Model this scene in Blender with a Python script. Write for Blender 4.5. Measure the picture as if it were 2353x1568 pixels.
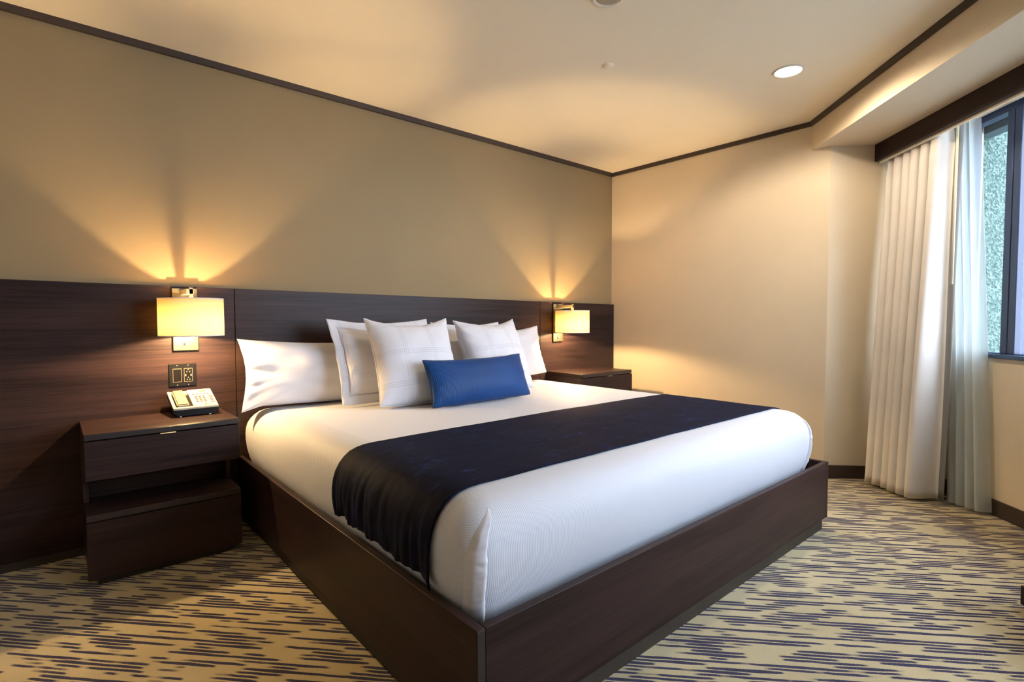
import bpy, bmesh, math, random
from mathutils import Vector, Matrix, noise

random.seed(7)
for o in list(bpy.data.objects):
    bpy.data.objects.remove(o, do_unlink=True)
SC = bpy.context.scene
COL = SC.collection

# ------------------------------------------------------------------ camera
cam_d = bpy.data.cameras.new('camera')
cam = bpy.data.objects.new('camera', cam_d)
COL.objects.link(cam)
F_PX = 1219.32
cam_d.sensor_width = 36.0
cam_d.lens = F_PX * 36.0 / 2353.0
cam_d.clip_start = 0.02
YAW, PITCH, ROLL = 0.7130, -0.0421, -0.0021
fwd = Vector((math.sin(YAW) * math.cos(PITCH), math.cos(YAW) * math.cos(PITCH), math.sin(PITCH)))
rgt = fwd.cross(Vector((0, 0, 1))).normalized()
up = rgt.cross(fwd)
r2 = rgt * math.cos(ROLL) + up * math.sin(ROLL)
u2 = up * math.cos(ROLL) - rgt * math.sin(ROLL)
M = Matrix((r2, u2, -fwd)).transposed().to_4x4()
M.translation = Vector((-3.8444, -3.0638, 1.0612))
cam.matrix_world = M
SC.camera = cam

# ------------------------------------------------------------------ view, world and large lights
SC.view_settings.view_transform = 'Standard'
SC.view_settings.look = 'None'
SC.view_settings.gamma = 1.0
SC.view_settings.use_curve_mapping = False
SC.view_settings.exposure = 0.40

world = bpy.data.worlds.new('world')
SC.world = world
world.use_nodes = True
bg = world.node_tree.nodes['Background']
bg.inputs['Color'].default_value = (0.76, 0.85, 1.0, 1)      # overcast bluish daylight sky
bg.inputs['Strength'].default_value = 13.0

AW = -2.3718                                   # heading of the window wall
DV = Vector((math.cos(AW), math.sin(AW), 0))   # along the window wall, towards the camera
NV = Vector((-math.sin(AW), math.cos(AW), 0))  # out of the room through the window
AO = Vector((0, -1.779, 0))                    # corner where the alcove starts
def W(t, o, z=0.0):
    return AO + DV * t + NV * o + Vector((0, 0, z))

DOWN_E, SCONCE_E = 42.0, 36.0
WARM = (1.0, 0.69, 0.34)
WARMW = (1.0, 0.83, 0.62)

# ------------------------------------------------------------------ helpers
def link(o, parent=None):
    COL.objects.link(o)
    if parent is not None:
        o.parent = parent
    return o

def tag(o, label=None, cat=None, group=None, kind=None):
    if label: o['label'] = label
    if cat: o['category'] = cat
    if group: o['group'] = group
    if kind: o['kind'] = kind
    return o

def empty(name, loc, rz=0.0, label=None, cat=None, group=None):
    o = bpy.data.objects.new(name, None)
    o.empty_display_size = 0.1
    o.location = loc
    o.rotation_euler = (0, 0, rz)
    COL.objects.link(o)
    return tag(o, label, cat, group)

def mesh(name, verts, faces, mat, parent=None, smooth=False, uvs=None):
    me = bpy.data.meshes.new(name)
    me.from_pydata([tuple(v) for v in verts], [], faces)
    me.update()
    if smooth:
        me.polygons.foreach_set('use_smooth', [True] * len(me.polygons))
    if uvs is not None:
        ul = me.uv_layers.new(name='UVMap')
        for lp in me.loops:
            ul.data[lp.index].uv = uvs[lp.vertex_index]
    me.materials.append(mat)
    return link(bpy.data.objects.new(name, me), parent)

def bmobj(name, bm, mat, parent=None, smooth=False):
    bmesh.ops.recalc_face_normals(bm, faces=bm.faces)
    me = bpy.data.meshes.new(name)
    bm.to_mesh(me); bm.free()
    if smooth:
        me.polygons.foreach_set('use_smooth', [True] * len(me.polygons))
    me.materials.append(mat)
    return link(bpy.data.objects.new(name, me), parent)

def add_box(bm, lo, hi, bevel=0.0, seg=2):
    r = bmesh.ops.create_cube(bm, size=1.0)
    c = [(lo[i] + hi[i]) / 2 for i in range(3)]
    s = [abs(hi[i] - lo[i]) for i in range(3)]
    for v in r['verts']:
        v.co = Vector((v.co.x * s[0] + c[0], v.co.y * s[1] + c[1], v.co.z * s[2] + c[2]))
    if bevel > 0:
        es = set()
        for v in r['verts']:
            es.update(v.link_edges)
        bmesh.ops.bevel(bm, geom=list(es), offset=bevel, segments=seg, affect='EDGES', profile=0.5)

def box(name, lo, hi, mat, parent=None, bevel=0.0, seg=2, origin=None):
    bm = bmesh.new()
    if origin is not None:
        lo = [lo[i] - origin[i] for i in range(3)]
        hi = [hi[i] - origin[i] for i in range(3)]
    add_box(bm, lo, hi, bevel, seg)
    return bmobj(name, bm, mat, parent)

def prism(name, pts, z0, z1, mat, parent=None):
    n = len(pts)
    v = [(p[0], p[1], z0) for p in pts] + [(p[0], p[1], z1) for p in pts]
    f = [tuple(range(n - 1, -1, -1)), tuple(range(n, 2 * n))]
    for i in range(n):
        j = (i + 1) % n
        f.append((i, j, n + j, n + i))
    bm = bmesh.new()
    vs = [bm.verts.new(a) for a in v]
    for a in f:
        bm.faces.new([vs[i] for i in a])
    return bmobj(name, bm, mat, parent)

def add_cyl(bm, p0, p1, r0, r1=None, seg=20, caps=True):
    if r1 is None: r1 = r0
    p0 = Vector(p0); p1 = Vector(p1)
    ax = (p1 - p0).normalized()
    a = ax.orthogonal().normalized(); b = ax.cross(a)
    R0, R1 = [], []
    for i in range(seg):
        t = 2 * math.pi * i / seg
        q = a * math.cos(t) + b * math.sin(t)
        R0.append(bm.verts.new(p0 + q * r0)); R1.append(bm.verts.new(p1 + q * r1))
    for i in range(seg):
        j = (i + 1) % seg
        bm.faces.new((R0[i], R0[j], R1[j], R1[i]))
    if caps:
        bm.faces.new(R0[::-1]); bm.faces.new(R1)

def cyl(name, p0, p1, r, mat, parent=None, seg=20, smooth=True):
    bm = bmesh.new(); add_cyl(bm, p0, p1, r, None, seg)
    o = bmobj(name, bm, mat, parent)
    if smooth:
        for p in o.data.polygons:
            p.use_smooth = len(p.vertices) == 4
    return o

def lathe(name, prof, mat, parent=None, seg=40, smooth=True):
    """prof: list of (r, z); spun about local z"""
    bm = bmesh.new(); rings = []
    for r, z in prof:
        if r < 1e-6:
            rings.append([bm.verts.new((0, 0, z))])
        else:
            rings.append([bm.verts.new((r * math.cos(2 * math.pi * i / seg), r * math.sin(2 * math.pi * i / seg), z)) for i in range(seg)])
    for a, b in zip(rings, rings[1:]):
        for i in range(seg):
            j = (i + 1) % seg
            q = [a[i % len(a)], a[j % len(a)], b[j % len(b)], b[i % len(b)]]
            u = []
            for x in q:
                if x not in u: u.append(x)
            if len(u) > 2:
                bm.faces.new(u)
    return bmobj(name, bm, mat, parent, smooth)

def lerp(a, b, t): return a + (b - a) * t
def sstep(x): x = max(0, min(1, x)); return x * x * (3 - 2 * x)

def tube(name, pts, r, mat, parent=None, seg=8, closed=False):
    bm = bmesh.new(); rings = []
    n = len(pts); P = [Vector(p) for p in pts]
    for i, p in enumerate(P):
        if closed:
            t = P[(i + 1) % n] - P[i - 1]
        else:
            t = P[min(i + 1, n - 1)] - P[max(i - 1, 0)]
        t.normalize()
        a = Vector((0, 1, 0)) if abs(t.y) < 0.9 else Vector((1, 0, 0))
        b = t.cross(a).normalized(); a = b.cross(t)
        rings.append([bm.verts.new(p + (a * math.cos(2 * math.pi * k / seg) + b * math.sin(2 * math.pi * k / seg)) * r) for k in range(seg)])
    rr = list(zip(rings, rings[1:]))
    if closed: rr.append((rings[-1], rings[0]))
    for a, b in rr:
        for k in range(seg):
            j = (k + 1) % seg
            bm.faces.new((a[k], a[j], b[j], b[k]))
    if not closed:
        bm.faces.new(rings[0][::-1]); bm.faces.new(rings[-1])
    return bmobj(name, bm, mat, parent, True)

# ------------------------------------------------------------------ materials
def new_mat(name):
    m = bpy.data.materials.new(name); m.use_nodes = True
    nt = m.node_tree
    return m, nt, nt.nodes['Principled BSDF'], nt.nodes['Material Output']

def N(nt, typ, **kw):
    n = nt.nodes.new(typ)
    for k, v in kw.items():
        if k in n.inputs: n.inputs[k].default_value = v
        else: setattr(n, k, v)
    return n

def ramp(nt, stops):
    r = nt.nodes.new('ShaderNodeValToRGB')
    el = r.color_ramp.elements
    while len(el) < len(stops): el.new(0.5)
    for e, (p, c) in zip(el, stops):
        e.position = p; e.color = (c[0], c[1], c[2], 1)
    return r

def coords(nt, scale=(1, 1, 1), rot=(0, 0, 0), kind='Object'):
    tc = nt.nodes.new('ShaderNodeTexCoord'); mp = nt.nodes.new('ShaderNodeMapping')
    mp.inputs['Scale'].default_value = scale; mp.inputs['Rotation'].default_value = rot
    nt.links.new(tc.outputs[kind], mp.inputs['Vector'])
    return mp.outputs['Vector']

def bump(nt, bsdf, height, strength=0.2, dist=0.01):
    b = N(nt, 'ShaderNodeBump'); b.inputs['Strength'].default_value = strength
    b.inputs['Distance'].default_value = dist
    nt.links.new(height, b.inputs['Height']); nt.links.new(b.outputs['Normal'], bsdf.inputs['Normal'])
    return b

def flat(name, col, rough=0.5, metal=0.0, spec=0.5):
    m, nt, b, _ = new_mat(name)
    v = coords(nt, (1, 1, 1))
    n = N(nt, 'ShaderNodeTexNoise', Scale=60.0, Detail=3.0)
    nt.links.new(v, n.inputs['Vector'])
    r = ramp(nt, [(0.3, [c * 0.94 for c in col]), (0.7, [min(1, c * 1.05) for c in col])])
    nt.links.new(n.outputs['Fac'], r.inputs['Fac']); nt.links.new(r.outputs['Color'], b.inputs['Base Color'])
    b.inputs['Roughness'].default_value = rough; b.inputs['Metallic'].default_value = metal
    b.inputs['Specular IOR Level'].default_value = spec
    return m

def paint(name, col, var=0.03, rough=0.75, bs=0.12):
    m, nt, b, _ = new_mat(name)
    v = coords(nt)
    n = N(nt, 'ShaderNodeTexNoise', Scale=2.5, Detail=4.0); nt.links.new(v, n.inputs['Vector'])
    r = ramp(nt, [(0.3, [c * (1 - var) for c in col]), (0.7, [c * (1 + var) for c in col])])
    nt.links.new(n.outputs['Fac'], r.inputs['Fac']); nt.links.new(r.outputs['Color'], b.inputs['Base Color'])
    n2 = N(nt, 'ShaderNodeTexNoise', Scale=260.0, Detail=2.0); nt.links.new(v, n2.inputs['Vector'])
    bump(nt, b, n2.outputs['Fac'], bs, 0.003)
    b.inputs['Roughness'].default_value = rough
    return m

def wood(name, axis='X', dark=(0.0085, 0.0050, 0.0055), light=(0.041, 0.022, 0.020), rough=0.40):
    m, nt, b, _ = new_mat(name)
    s = {'X': (1.3, 60, 60), 'Y': (60, 1.3, 60), 'Z': (60, 60, 1.3)}[axis]
    s2 = {'X': (0.7, 9, 9), 'Y': (9, 0.7, 9), 'Z': (9, 9, 0.7)}[axis]
    s3 = {'X': (5, 420, 420), 'Y': (420, 5, 420), 'Z': (420, 420, 5)}[axis]
    n1 = N(nt, 'ShaderNodeTexNoise', Scale=1.0, Detail=6.0, Roughness=0.65, Distortion=0.3)
    nt.links.new(coords(nt, s), n1.inputs['Vector'])
    n2 = N(nt, 'ShaderNodeTexNoise', Scale=1.0, Detail=3.0, Distortion=0.6)
    nt.links.new(coords(nt, s2), n2.inputs['Vector'])
    n3 = N(nt, 'ShaderNodeTexNoise', Scale=1.0, Detail=2.0)
    nt.links.new(coords(nt, s3), n3.inputs['Vector'])
    a = N(nt, 'ShaderNodeMath', operation='MULTIPLY_ADD'); a.inputs[1].default_value = 0.45
    nt.links.new(n2.outputs['Fac'], a.inputs[0])
    c = N(nt, 'ShaderNodeMath', operation='MULTIPLY_ADD'); c.inputs[1].default_value = 0.35
    nt.links.new(n1.outputs['Fac'], c.inputs[0])
    d = N(nt, 'ShaderNodeMath', operation='MULTIPLY'); d.inputs[1].default_value = 0.3
    nt.links.new(n3.outputs['Fac'], d.inputs[0])
    nt.links.new(d.outputs[0], c.inputs[2]); nt.links.new(c.outputs[0], a.inputs[2])
    mid = [(x + y) / 2 for x, y in zip(dark, light)]
    r = ramp(nt, [(0.40, dark), (0.53, mid), (0.66, light)])
    nt.links.new(a.outputs[0], r.inputs['Fac']); nt.links.new(r.outputs['Color'], b.inputs['Base Color'])
    bump(nt, b, n3.outputs['Fac'], 0.10, 0.002)
    b.inputs['Roughness'].default_value = rough; b.inputs['Specular IOR Level'].default_value = 0.16
    return m

def fabric(name, col, rough=0.85, sheen=0.25, weave=900.0, bs=0.12, var=0.04, wrinkle=0.0):
    m, nt, b, _ = new_mat(name)
    v = coords(nt)
    n = N(nt, 'ShaderNodeTexNoise', Scale=6.0, Detail=4.0); nt.links.new(v, n.inputs['Vector'])
    r = ramp(nt, [(0.3, [c * (1 - var) for c in col]), (0.7, [min(1, c * (1 + var)) for c in col])])
    nt.links.new(n.outputs['Fac'], r.inputs['Fac']); nt.links.new(r.outputs['Color'], b.inputs['Base Color'])
    n2 = N(nt, 'ShaderNodeTexNoise', Scale=weave, Detail=1.0); nt.links.new(v, n2.inputs['Vector'])
    bump(nt, b, n2.outputs['Fac'], bs, 0.002)
    b.inputs['Roughness'].default_value = rough
    b.inputs['Sheen Weight'].default_value = sheen
    b.inputs['Specular IOR Level'].default_value = 0.2
    return m

def emit(name, col, strength):
    m, nt, b, out = new_mat(name)
    b.inputs['Base Color'].default_value = (*col, 1)
    b.inputs['Emission Color'].default_value = (*col, 1)
    b.inputs['Emission Strength'].default_value = strength
    return m

def striped_cotton(name):
    """white cotton woven with groups of three thin grey lines, using the local face plane"""
    m, nt, b, _ = new_mat(name)
    tc = nt.nodes.new('ShaderNodeTexCoord'); sp = nt.nodes.new('ShaderNodeSeparateXYZ')
    nt.links.new(tc.outputs['Object'], sp.inputs[0])
    masks = []
    for ch, off in (('X', 0.055), ('Z', 0.035)):
        ad = N(nt, 'ShaderNodeMath', operation='ADD'); ad.inputs[1].default_value = 5 + off
        nt.links.new(sp.outputs[ch], ad.inputs[0])
        md = N(nt, 'ShaderNodeMath', operation='MODULO'); md.inputs[1].default_value = 0.165
        nt.links.new(ad.outputs[0], md.inputs[0])
        lt = N(nt, 'ShaderNodeMath', operation='LESS_THAN'); lt.inputs[1].default_value = 0.030
        nt.links.new(md.outputs[0], lt.inputs[0])
        m2 = N(nt, 'ShaderNodeMath', operation='MODULO'); m2.inputs[1].default_value = 0.0102
        nt.links.new(md.outputs[0], m2.inputs[0])
        l2 = N(nt, 'ShaderNodeMath', operation='LESS_THAN'); l2.inputs[1].default_value = 0.0026
        nt.links.new(m2.outputs[0], l2.inputs[0])
        mu = N(nt, 'ShaderNodeMath', operation='MULTIPLY')
        nt.links.new(lt.outputs[0], mu.inputs[0]); nt.links.new(l2.outputs[0], mu.inputs[1])
        masks.append(mu)
    mx = N(nt, 'ShaderNodeMath', operation='MAXIMUM')
    nt.links.new(masks[0].outputs[0], mx.inputs[0]); nt.links.new(masks[1].outputs[0], mx.inputs[1])
    r = ramp(nt, [(0.0, (0.63, 0.63, 0.68)), (1.0, (0.49, 0.49, 0.55))])
    nt.links.new(mx.outputs[0], r.inputs['Fac']); nt.links.new(r.outputs['Color'], b.inputs['Base Color'])
    n2 = N(nt, 'ShaderNodeTexNoise', Scale=700.0, Detail=1.0); nt.links.new(tc.outputs['Object'], n2.inputs['Vector'])
    bump(nt, b, n2.outputs['Fac'], 0.1, 0.002)
    b.inputs['Roughness'].default_value = 0.8; b.inputs['Sheen Weight'].default_value = 0.2
    return m

def sheet_mat(name):
    m, nt, b, _ = new_mat(name)
    tc = nt.nodes.new('ShaderNodeTexCoord')
    mp = nt.nodes.new('ShaderNodeMapping'); mp.inputs['Scale'].default_value = (85, 1, 1)
    nt.links.new(tc.outputs['UV'], mp.inputs['Vector'])
    w = N(nt, 'ShaderNodeTexWave', Scale=0.3183, Distortion=0.0); w.wave_type = 'BANDS'; w.bands_direction = 'X'
    mp.inputs['Scale'].default_value = (170, 1, 1)
    nt.links.new(mp.outputs['Vector'], w.inputs['Vector'])
    r = ramp(nt, [(0.0, (0.51, 0.52, 0.57)), (1.0, (0.58, 0.59, 0.64))])
    nt.links.new(w.outputs['Fac'], r.inputs['Fac']); nt.links.new(r.outputs['Color'], b.inputs['Base Color'])
    bump(nt, b, w.outputs['Fac'], 0.14, 0.003)
    b.inputs['Roughness'].default_value = 0.62; b.inputs['Sheen Weight'].default_value = 0.15
    b.inputs['Specular IOR Level'].default_value = 0.3
    return m

def velvet(name):
    m, nt, b, _ = new_mat(name)
    v = coords(nt, (10, 28, 14))
    n = N(nt, 'ShaderNodeTexNoise', Scale=1.0, Detail=6.0, Roughness=0.7, Distortion=0.8); nt.links.new(v, n.inputs['Vector'])
    r = ramp(nt, [(0.38, (0.004, 0.0045, 0.011)), (0.58, (0.007, 0.009, 0.025)), (0.74, (0.016, 0.032, 0.11))])
    nt.links.new(n.outputs['Fac'], r.inputs['Fac']); nt.links.new(r.outputs['Color'], b.inputs['Base Color'])
    n2 = N(nt, 'ShaderNodeTexNoise', Scale=500.0, Detail=2.0); nt.links.new(coords(nt), n2.inputs['Vector'])
    bump(nt, b, n2.outputs['Fac'], 0.3, 0.002)
    b.inputs['Roughness'].default_value = 0.7
    b.inputs['Sheen Weight'].default_value = 0.025; b.inputs['Sheen Roughness'].default_value = 0.4
    b.inputs['Sheen Tint'].default_value = (0.20, 0.28, 0.60, 1)
    b.inputs['Specular IOR Level'].default_value = 0.05
    return m

def carpet(name):
    m, nt, b, _ = new_mat(name)
    ang = AW + math.pi / 2 - 0.03             # streaks run square to the window wall
    tc = nt.nodes.new('ShaderNodeTexCoord')
    mr = nt.nodes.new('ShaderNodeMapping'); mr.inputs['Rotation'].default_value = (0, 0, -ang)
    nt.links.new(tc.outputs['Object'], mr.inputs['Vector'])
    # wobble
    nw = N(nt, 'ShaderNodeTexNoise', Scale=14.0, Detail=2.0); nt.links.new(mr.outputs['Vector'], nw.inputs['Vector'])
    wob = N(nt, 'ShaderNodeVectorMath', operation='SCALE'); wob.inputs['Scale'].default_value = 0.006
    nt.links.new(nw.outputs['Color'], wob.inputs[0])
    ad = N(nt, 'ShaderNodeVectorMath', operation='ADD')
    nt.links.new(mr.outputs['Vector'], ad.inputs[0]); nt.links.new(wob.outputs[0], ad.inputs[1])
    PITCH_C = 0.0165
    sp = nt.nodes.new('ShaderNodeSeparateXYZ'); nt.links.new(ad.outputs[0], sp.inputs[0])
    def M2(op, a, b=None, c=None):
        n = N(nt, 'ShaderNodeMath', operation=op)
        for k, x in enumerate((a, b, c)):
            if x is None: continue
            if isinstance(x, (int, float)): n.inputs[k].default_value = x
            else: nt.links.new(x, n.inputs[k])
        return n.outputs[0]
    nf = N(nt, 'ShaderNodeTexNoise', Scale=420.0, Detail=2.0); nt.links.new(tc.outputs['Object'], nf.inputs['Vector'])
    row = M2('DIVIDE', sp.outputs['Y'], PITCH_C)
    ri = M2('FLOOR', row)
    fr = M2('ABSOLUTE', M2('SUBTRACT', M2('FRACT', row), 0.5))
    cx = nt.nodes.new('ShaderNodeCombineXYZ')
    nt.links.new(M2('MULTIPLY', sp.outputs['X'], 5.2), cx.inputs[0]); nt.links.new(M2('MULTIPLY', ri, 0.62), cx.inputs[1])
    n1 = N(nt, 'ShaderNodeTexNoise', Scale=1.0, Detail=1.5, Roughness=0.5); nt.links.new(cx.outputs[0], n1.inputs['Vector'])
    dash = M2('ADD', n1.outputs['Fac'], M2('MULTIPLY', M2('SUBTRACT', nf.outputs['Fac'], 0.5), 0.06))
    rd = ramp(nt, [(0.470, (0, 0, 0)), (0.505, (1, 1, 1))]); nt.links.new(dash, rd.inputs['Fac'])
    edge = M2('ADD', fr, M2('MULTIPLY', M2('SUBTRACT', nf.outputs['Fac'], 0.5), 0.35))
    wid = M2('MULTIPLY_ADD', n1.outputs['Fac'], 0.9, -0.175)      # fatter in the middle of a dash
    rl = M2('LESS_THAN', edge, wid)
    st = M2('MULTIPLY', rd.outputs['Color'], rl)
    nb = N(nt, 'ShaderNodeTexNoise', Scale=3.0, Detail=3.0); nt.links.new(tc.outputs['Object'], nb.inputs['Vector'])
    rb = ramp(nt, [(0.3, (0.44, 0.36, 0.20)), (0.7, (0.55, 0.455, 0.27))])
    nt.links.new(nb.outputs['Fac'], rb.inputs['Fac'])
    rf = ramp(nt, [(0.2, (0.72, 0.72, 0.72)), (0.8, (1.15, 1.15, 1.15))]); nt.links.new(nf.outputs['Fac'], rf.inputs['Fac'])
    mu = N(nt, 'ShaderNodeMix', data_type='RGBA', blend_type='MULTIPLY'); mu.inputs[0].default_value = 1.0
    nt.links.new(rb.outputs['Color'], mu.inputs[6]); nt.links.new(rf.outputs['Color'], mu.inputs[7])
    mx = N(nt, 'ShaderNodeMix', data_type='RGBA')
    nt.links.new(st, mx.inputs[0]); nt.links.new(mu.outputs[2], mx.inputs[6])
    mx.inputs[7].default_value = (0.022, 0.018, 0.055, 1)
    nt.links.new(mx.outputs[2], b.inputs['Base Color'])
    bump(nt, b, nf.outputs['Fac'], 0.5, 0.004)
    b.inputs['Roughness'].default_value = 0.95; b.inputs['Specular IOR Level'].default_value = 0.1
    b.inputs['Sheen Weight'].default_value = 0.2
    return m

def pebbledash(name):
    m, nt, b, _ = new_mat(name)
    v = coords(nt)
    vo = N(nt, 'ShaderNodeTexVoronoi', Scale=95.0); nt.links.new(v, vo.inputs['Vector'])
    n = N(nt, 'ShaderNodeTexNoise', Scale=7.0, Detail=4.0); nt.links.new(v, n.inputs['Vector'])
    r = ramp(nt, [(0.0, (0.020, 0.048, 0.042)), (0.45, (0.050, 0.098, 0.086)), (1.0, (0.15, 0.21, 0.19))])
    nt.links.new(vo.outputs['Color'], r.inputs['Fac'])
    nt.links.new(r.outputs['Color'], b.inputs['Base Color'])
    bump(nt, b, vo.outputs['Distance'], 0.6, 0.01)
    b.inputs['Roughness'].default_value = 0.9
    return m

def glass_pane(name, tint):
    m, nt, b, out = new_mat(name)
    nt.nodes.remove(b)
    t = N(nt, 'ShaderNodeBsdfTransparent', Color=(*tint, 1))
    g = N(nt, 'ShaderNodeBsdfGlossy', Roughness=0.02)
    lw = N(nt, 'ShaderNodeLayerWeight', Blend=0.5)
    pw = N(nt, 'ShaderNodeMath', operation='POWER'); pw.inputs[1].default_value = 4.0
    nt.links.new(lw.outputs['Facing'], pw.inputs[0])
    fr = N(nt, 'ShaderNodeMath', operation='MULTIPLY_ADD'); fr.inputs[1].default_value = 0.6; fr.inputs[2].default_value = 0.03
    nt.links.new(pw.outputs[0], fr.inputs[0])
    mx = N(nt, 'ShaderNodeMixShader')
    nt.links.new(fr.outputs[0], mx.inputs[0]); nt.links.new(t.outputs[0], mx.inputs[1]); nt.links.new(g.outputs[0], mx.inputs[2])
    nt.links.new(mx.outputs[0], out.inputs['Surface'])
    return m

def translucent(name, col, trans=0.5, clear=0.0):
    m, nt, b, out = new_mat(name)
    v = coords(nt)
    n = N(nt, 'ShaderNodeTexNoise', Scale=300.0, Detail=2.0); nt.links.new(v, n.inputs['Vector'])
    r = ramp(nt, [(0.3, [c * 0.95 for c in col]), (0.7, col)]); nt.links.new(n.outputs['Fac'], r.inputs['Fac'])
    b.inputs['Roughness'].default_value = 0.8
    nt.links.new(r.outputs['Color'], b.inputs['Base Color'])
    tr = N(nt, 'ShaderNodeBsdfTranslucent'); nt.links.new(r.outputs['Color'], tr.inputs['Color'])
    mx = N(nt, 'ShaderNodeMixShader'); mx.inputs[0].default_value = trans
    nt.links.new(b.outputs[0], mx.inputs[1]); nt.links.new(tr.outputs[0], mx.inputs[2])
    last = mx
    if clear > 0:
        tp = N(nt, 'ShaderNodeBsdfTransparent')
        m2 = N(nt, 'ShaderNodeMixShader'); m2.inputs[0].default_value = clear
        nt.links.new(mx.outputs[0], m2.inputs[1]); nt.links.new(tp.outputs[0], m2.inputs[2]); last = m2
    nt.links.new(last.outputs[0], out.inputs['Surface'])
    return m

M_accent = paint('accent_wall_paint', (0.245, 0.173, 0.086))
M_wall = paint('cream_wall_paint', (0.66, 0.55, 0.395))
M_ceil = paint('ceiling_paint', (0.89, 0.80, 0.62), 0.015, 0.85, 0.05)
M_woodX = wood('dark_veneer_lengthwise', 'X')
M_woodY = wood('dark_veneer_crosswise', 'Y')
M_woodZ = wood('dark_veneer_upright', 'Z')
M_edge = flat('dark_edge_band', (0.022, 0.016, 0.016), 0.35)
M_trim = flat('dark_brown_trim', (0.040, 0.025, 0.020), 0.45)
M_plinth = flat('dark_plinth', (0.030, 0.022, 0.015), 0.6)
M_carpet = carpet('streaked_carpet')
M_sheet = sheet_mat('white_ribbed_sheet')
M_cotton = fabric('white_cotton', (0.62, 0.62, 0.67))
M_check = striped_cotton('white_line_check_cotton')
M_velvet = velvet('navy_velvet')
M_blue = fabric('blue_ribbed_satin', (0.004, 0.043, 0.165), 0.5, 0.05, 500.0, 0.2, 0.10)
_nt = M_blue.node_tree
_w = N(_nt, 'ShaderNodeTexWave', Scale=38.0, Distortion=1.5); _w.bands_direction = 'X'
_nt.links.new(coords(_nt), _w.inputs['Vector'])
for _n in _nt.nodes:
    if _n.type == 'BUMP':
        _nt.links.new(_w.outputs['Fac'], _n.inputs['Height']); _n.inputs['Distance'].default_value = 0.004
M_bluepipe = fabric('blue_piping', (0.008, 0.035, 0.11), 0.6, 0.1)
M_drape = fabric('ivory_drape', (0.72, 0.68, 0.64), 0.8, 0.1)
M_lining = fabric('grey_blackout_lining', (0.22, 0.21, 0.20), 0.8, 0.1)
M_sheer = translucent('sheer_voile', (0.72, 0.77, 0.76), 0.35, 0.42)
M_chrome = flat('brushed_nickel', (0.30, 0.27, 0.21), 0.48, 0.85)
M_shade = translucent('lamp_shade_cloth', (0.90, 0.74, 0.46), 0.25)
M_plate = flat('dull_nickel', (0.075, 0.066, 0.048), 0.5, 0.8)
M_black = flat('black_plastic', (0.007, 0.006, 0.006), 0.35, 0.0, 0.25)
M_blackg = flat('glossy_black_plastic', (0.010, 0.009, 0.010), 0.12)
M_cream = flat('cream_plastic', (0.36, 0.325, 0.25), 0.4)
M_tan = flat('tan_plastic', (0.20, 0.165, 0.10), 0.4)
M_goldline = flat('worn_gold_line', (0.20, 0.16, 0.08), 0.35, 0.4)
M_key = flat('grey_key', (0.07, 0.05, 0.06), 0.5)
M_red = flat('red_lens', (0.55, 0.12, 0.05), 0.3)
M_frame = flat('sky_tinted_dark_aluminium', (0.026, 0.042, 0.095), 0.4)  # dark frame, its added blue painting in the sky's reflection on mullion sides
M_sill = flat('dark_blue_sill', (0.02, 0.05, 0.12), 0.35)
M_glass = glass_pane('tinted_glass', (0.93, 0.95, 0.96))
M_pebble = pebbledash('pebbledash')
M_conc = paint('smooth_grey_green_concrete', (0.045, 0.085, 0.10), 0.05)
M_facade = paint('blue_grey_facade', (0.004, 0.014, 0.042), 0.06)
M_ground = paint('grey_paving', (0.16, 0.17, 0.17), 0.1)
M_white = flat('white_plastic', (0.75, 0.70, 0.60), 0.4)
M_wand = flat('ivory_wand', (0.75, 0.68, 0.45), 0.4)
def glow_glass(name, col, strength):
    m, nt, b, out = new_mat(name)
    nt.nodes.remove(b)
    t = N(nt, 'ShaderNodeBsdfTransparent'); e = N(nt, 'ShaderNodeEmission', Color=(*col, 1), Strength=strength)
    mx = N(nt, 'ShaderNodeMixShader'); mx.inputs[0].default_value = 0.12
    nt.links.new(t.outputs[0], mx.inputs[1]); nt.links.new(e.outputs[0], mx.inputs[2])
    nt.links.new(mx.outputs[0], out.inputs['Surface'])
    return m
M_bulbglass = glow_glass('glowing_bulb_glass', (1.0, 0.78, 0.45), 30.0)
M_lens = emit('downlight_lens_glow', (1.0, 0.93, 0.82), 14.0)

# ------------------------------------------------------------------ room shell
CZ = 2.362
XL, YB = -4.95, -5.05
S_END = 0.582
P_A = W(0, 0); P_S = W(0, S_END)
tb = ((YB - AO.y) - NV.y * S_END) / DV.y
P_B = W(tb, S_END)
room = [(0, 0), (P_A.x, P_A.y), (P_S.x, P_S.y), (P_B.x, P_B.y), (XL, YB), (XL, 0)]
def S(o): return tag(o, kind='structure')
def outset(pts, d=0.12):
    c = Vector((-2.4, -2.4)); r = []
    for p in pts:
        v = Vector(p) - c
        r.append(tuple(c + v * (1 + d / v.length)))
    return r
S(prism('floor', outset(room), -0.12, 0.0, M_carpet))
S(prism('ceiling', outset(room), CZ, CZ + 0.12, M_ceil))
S(box('wall_back', (XL - 0.12, 0, 0), (0.12, 0.12, CZ), M_accent))
S(prism('wall_right', [(0, 0), (0, P_A.y), tuple(W(-0.12, 0.04))[:2], (0.14, -0.0)], 0, CZ, M_wall))
S(prism('wall_alcove', [tuple(W(0, 0))[:2], tuple(W(0, S_END))[:2], tuple(W(-0.1, S_END))[:2], tuple(W(-0.1, 0.05))[:2]], 0, CZ, M_wall))
S(box('wall_left', (XL - 0.12, YB, 0), (XL, 0, CZ), M_wall))
S(box('wall_rear', (XL - 0.12, YB - 0.12, 0), (P_B.x + 0.2, YB, CZ), M_wall))

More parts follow.
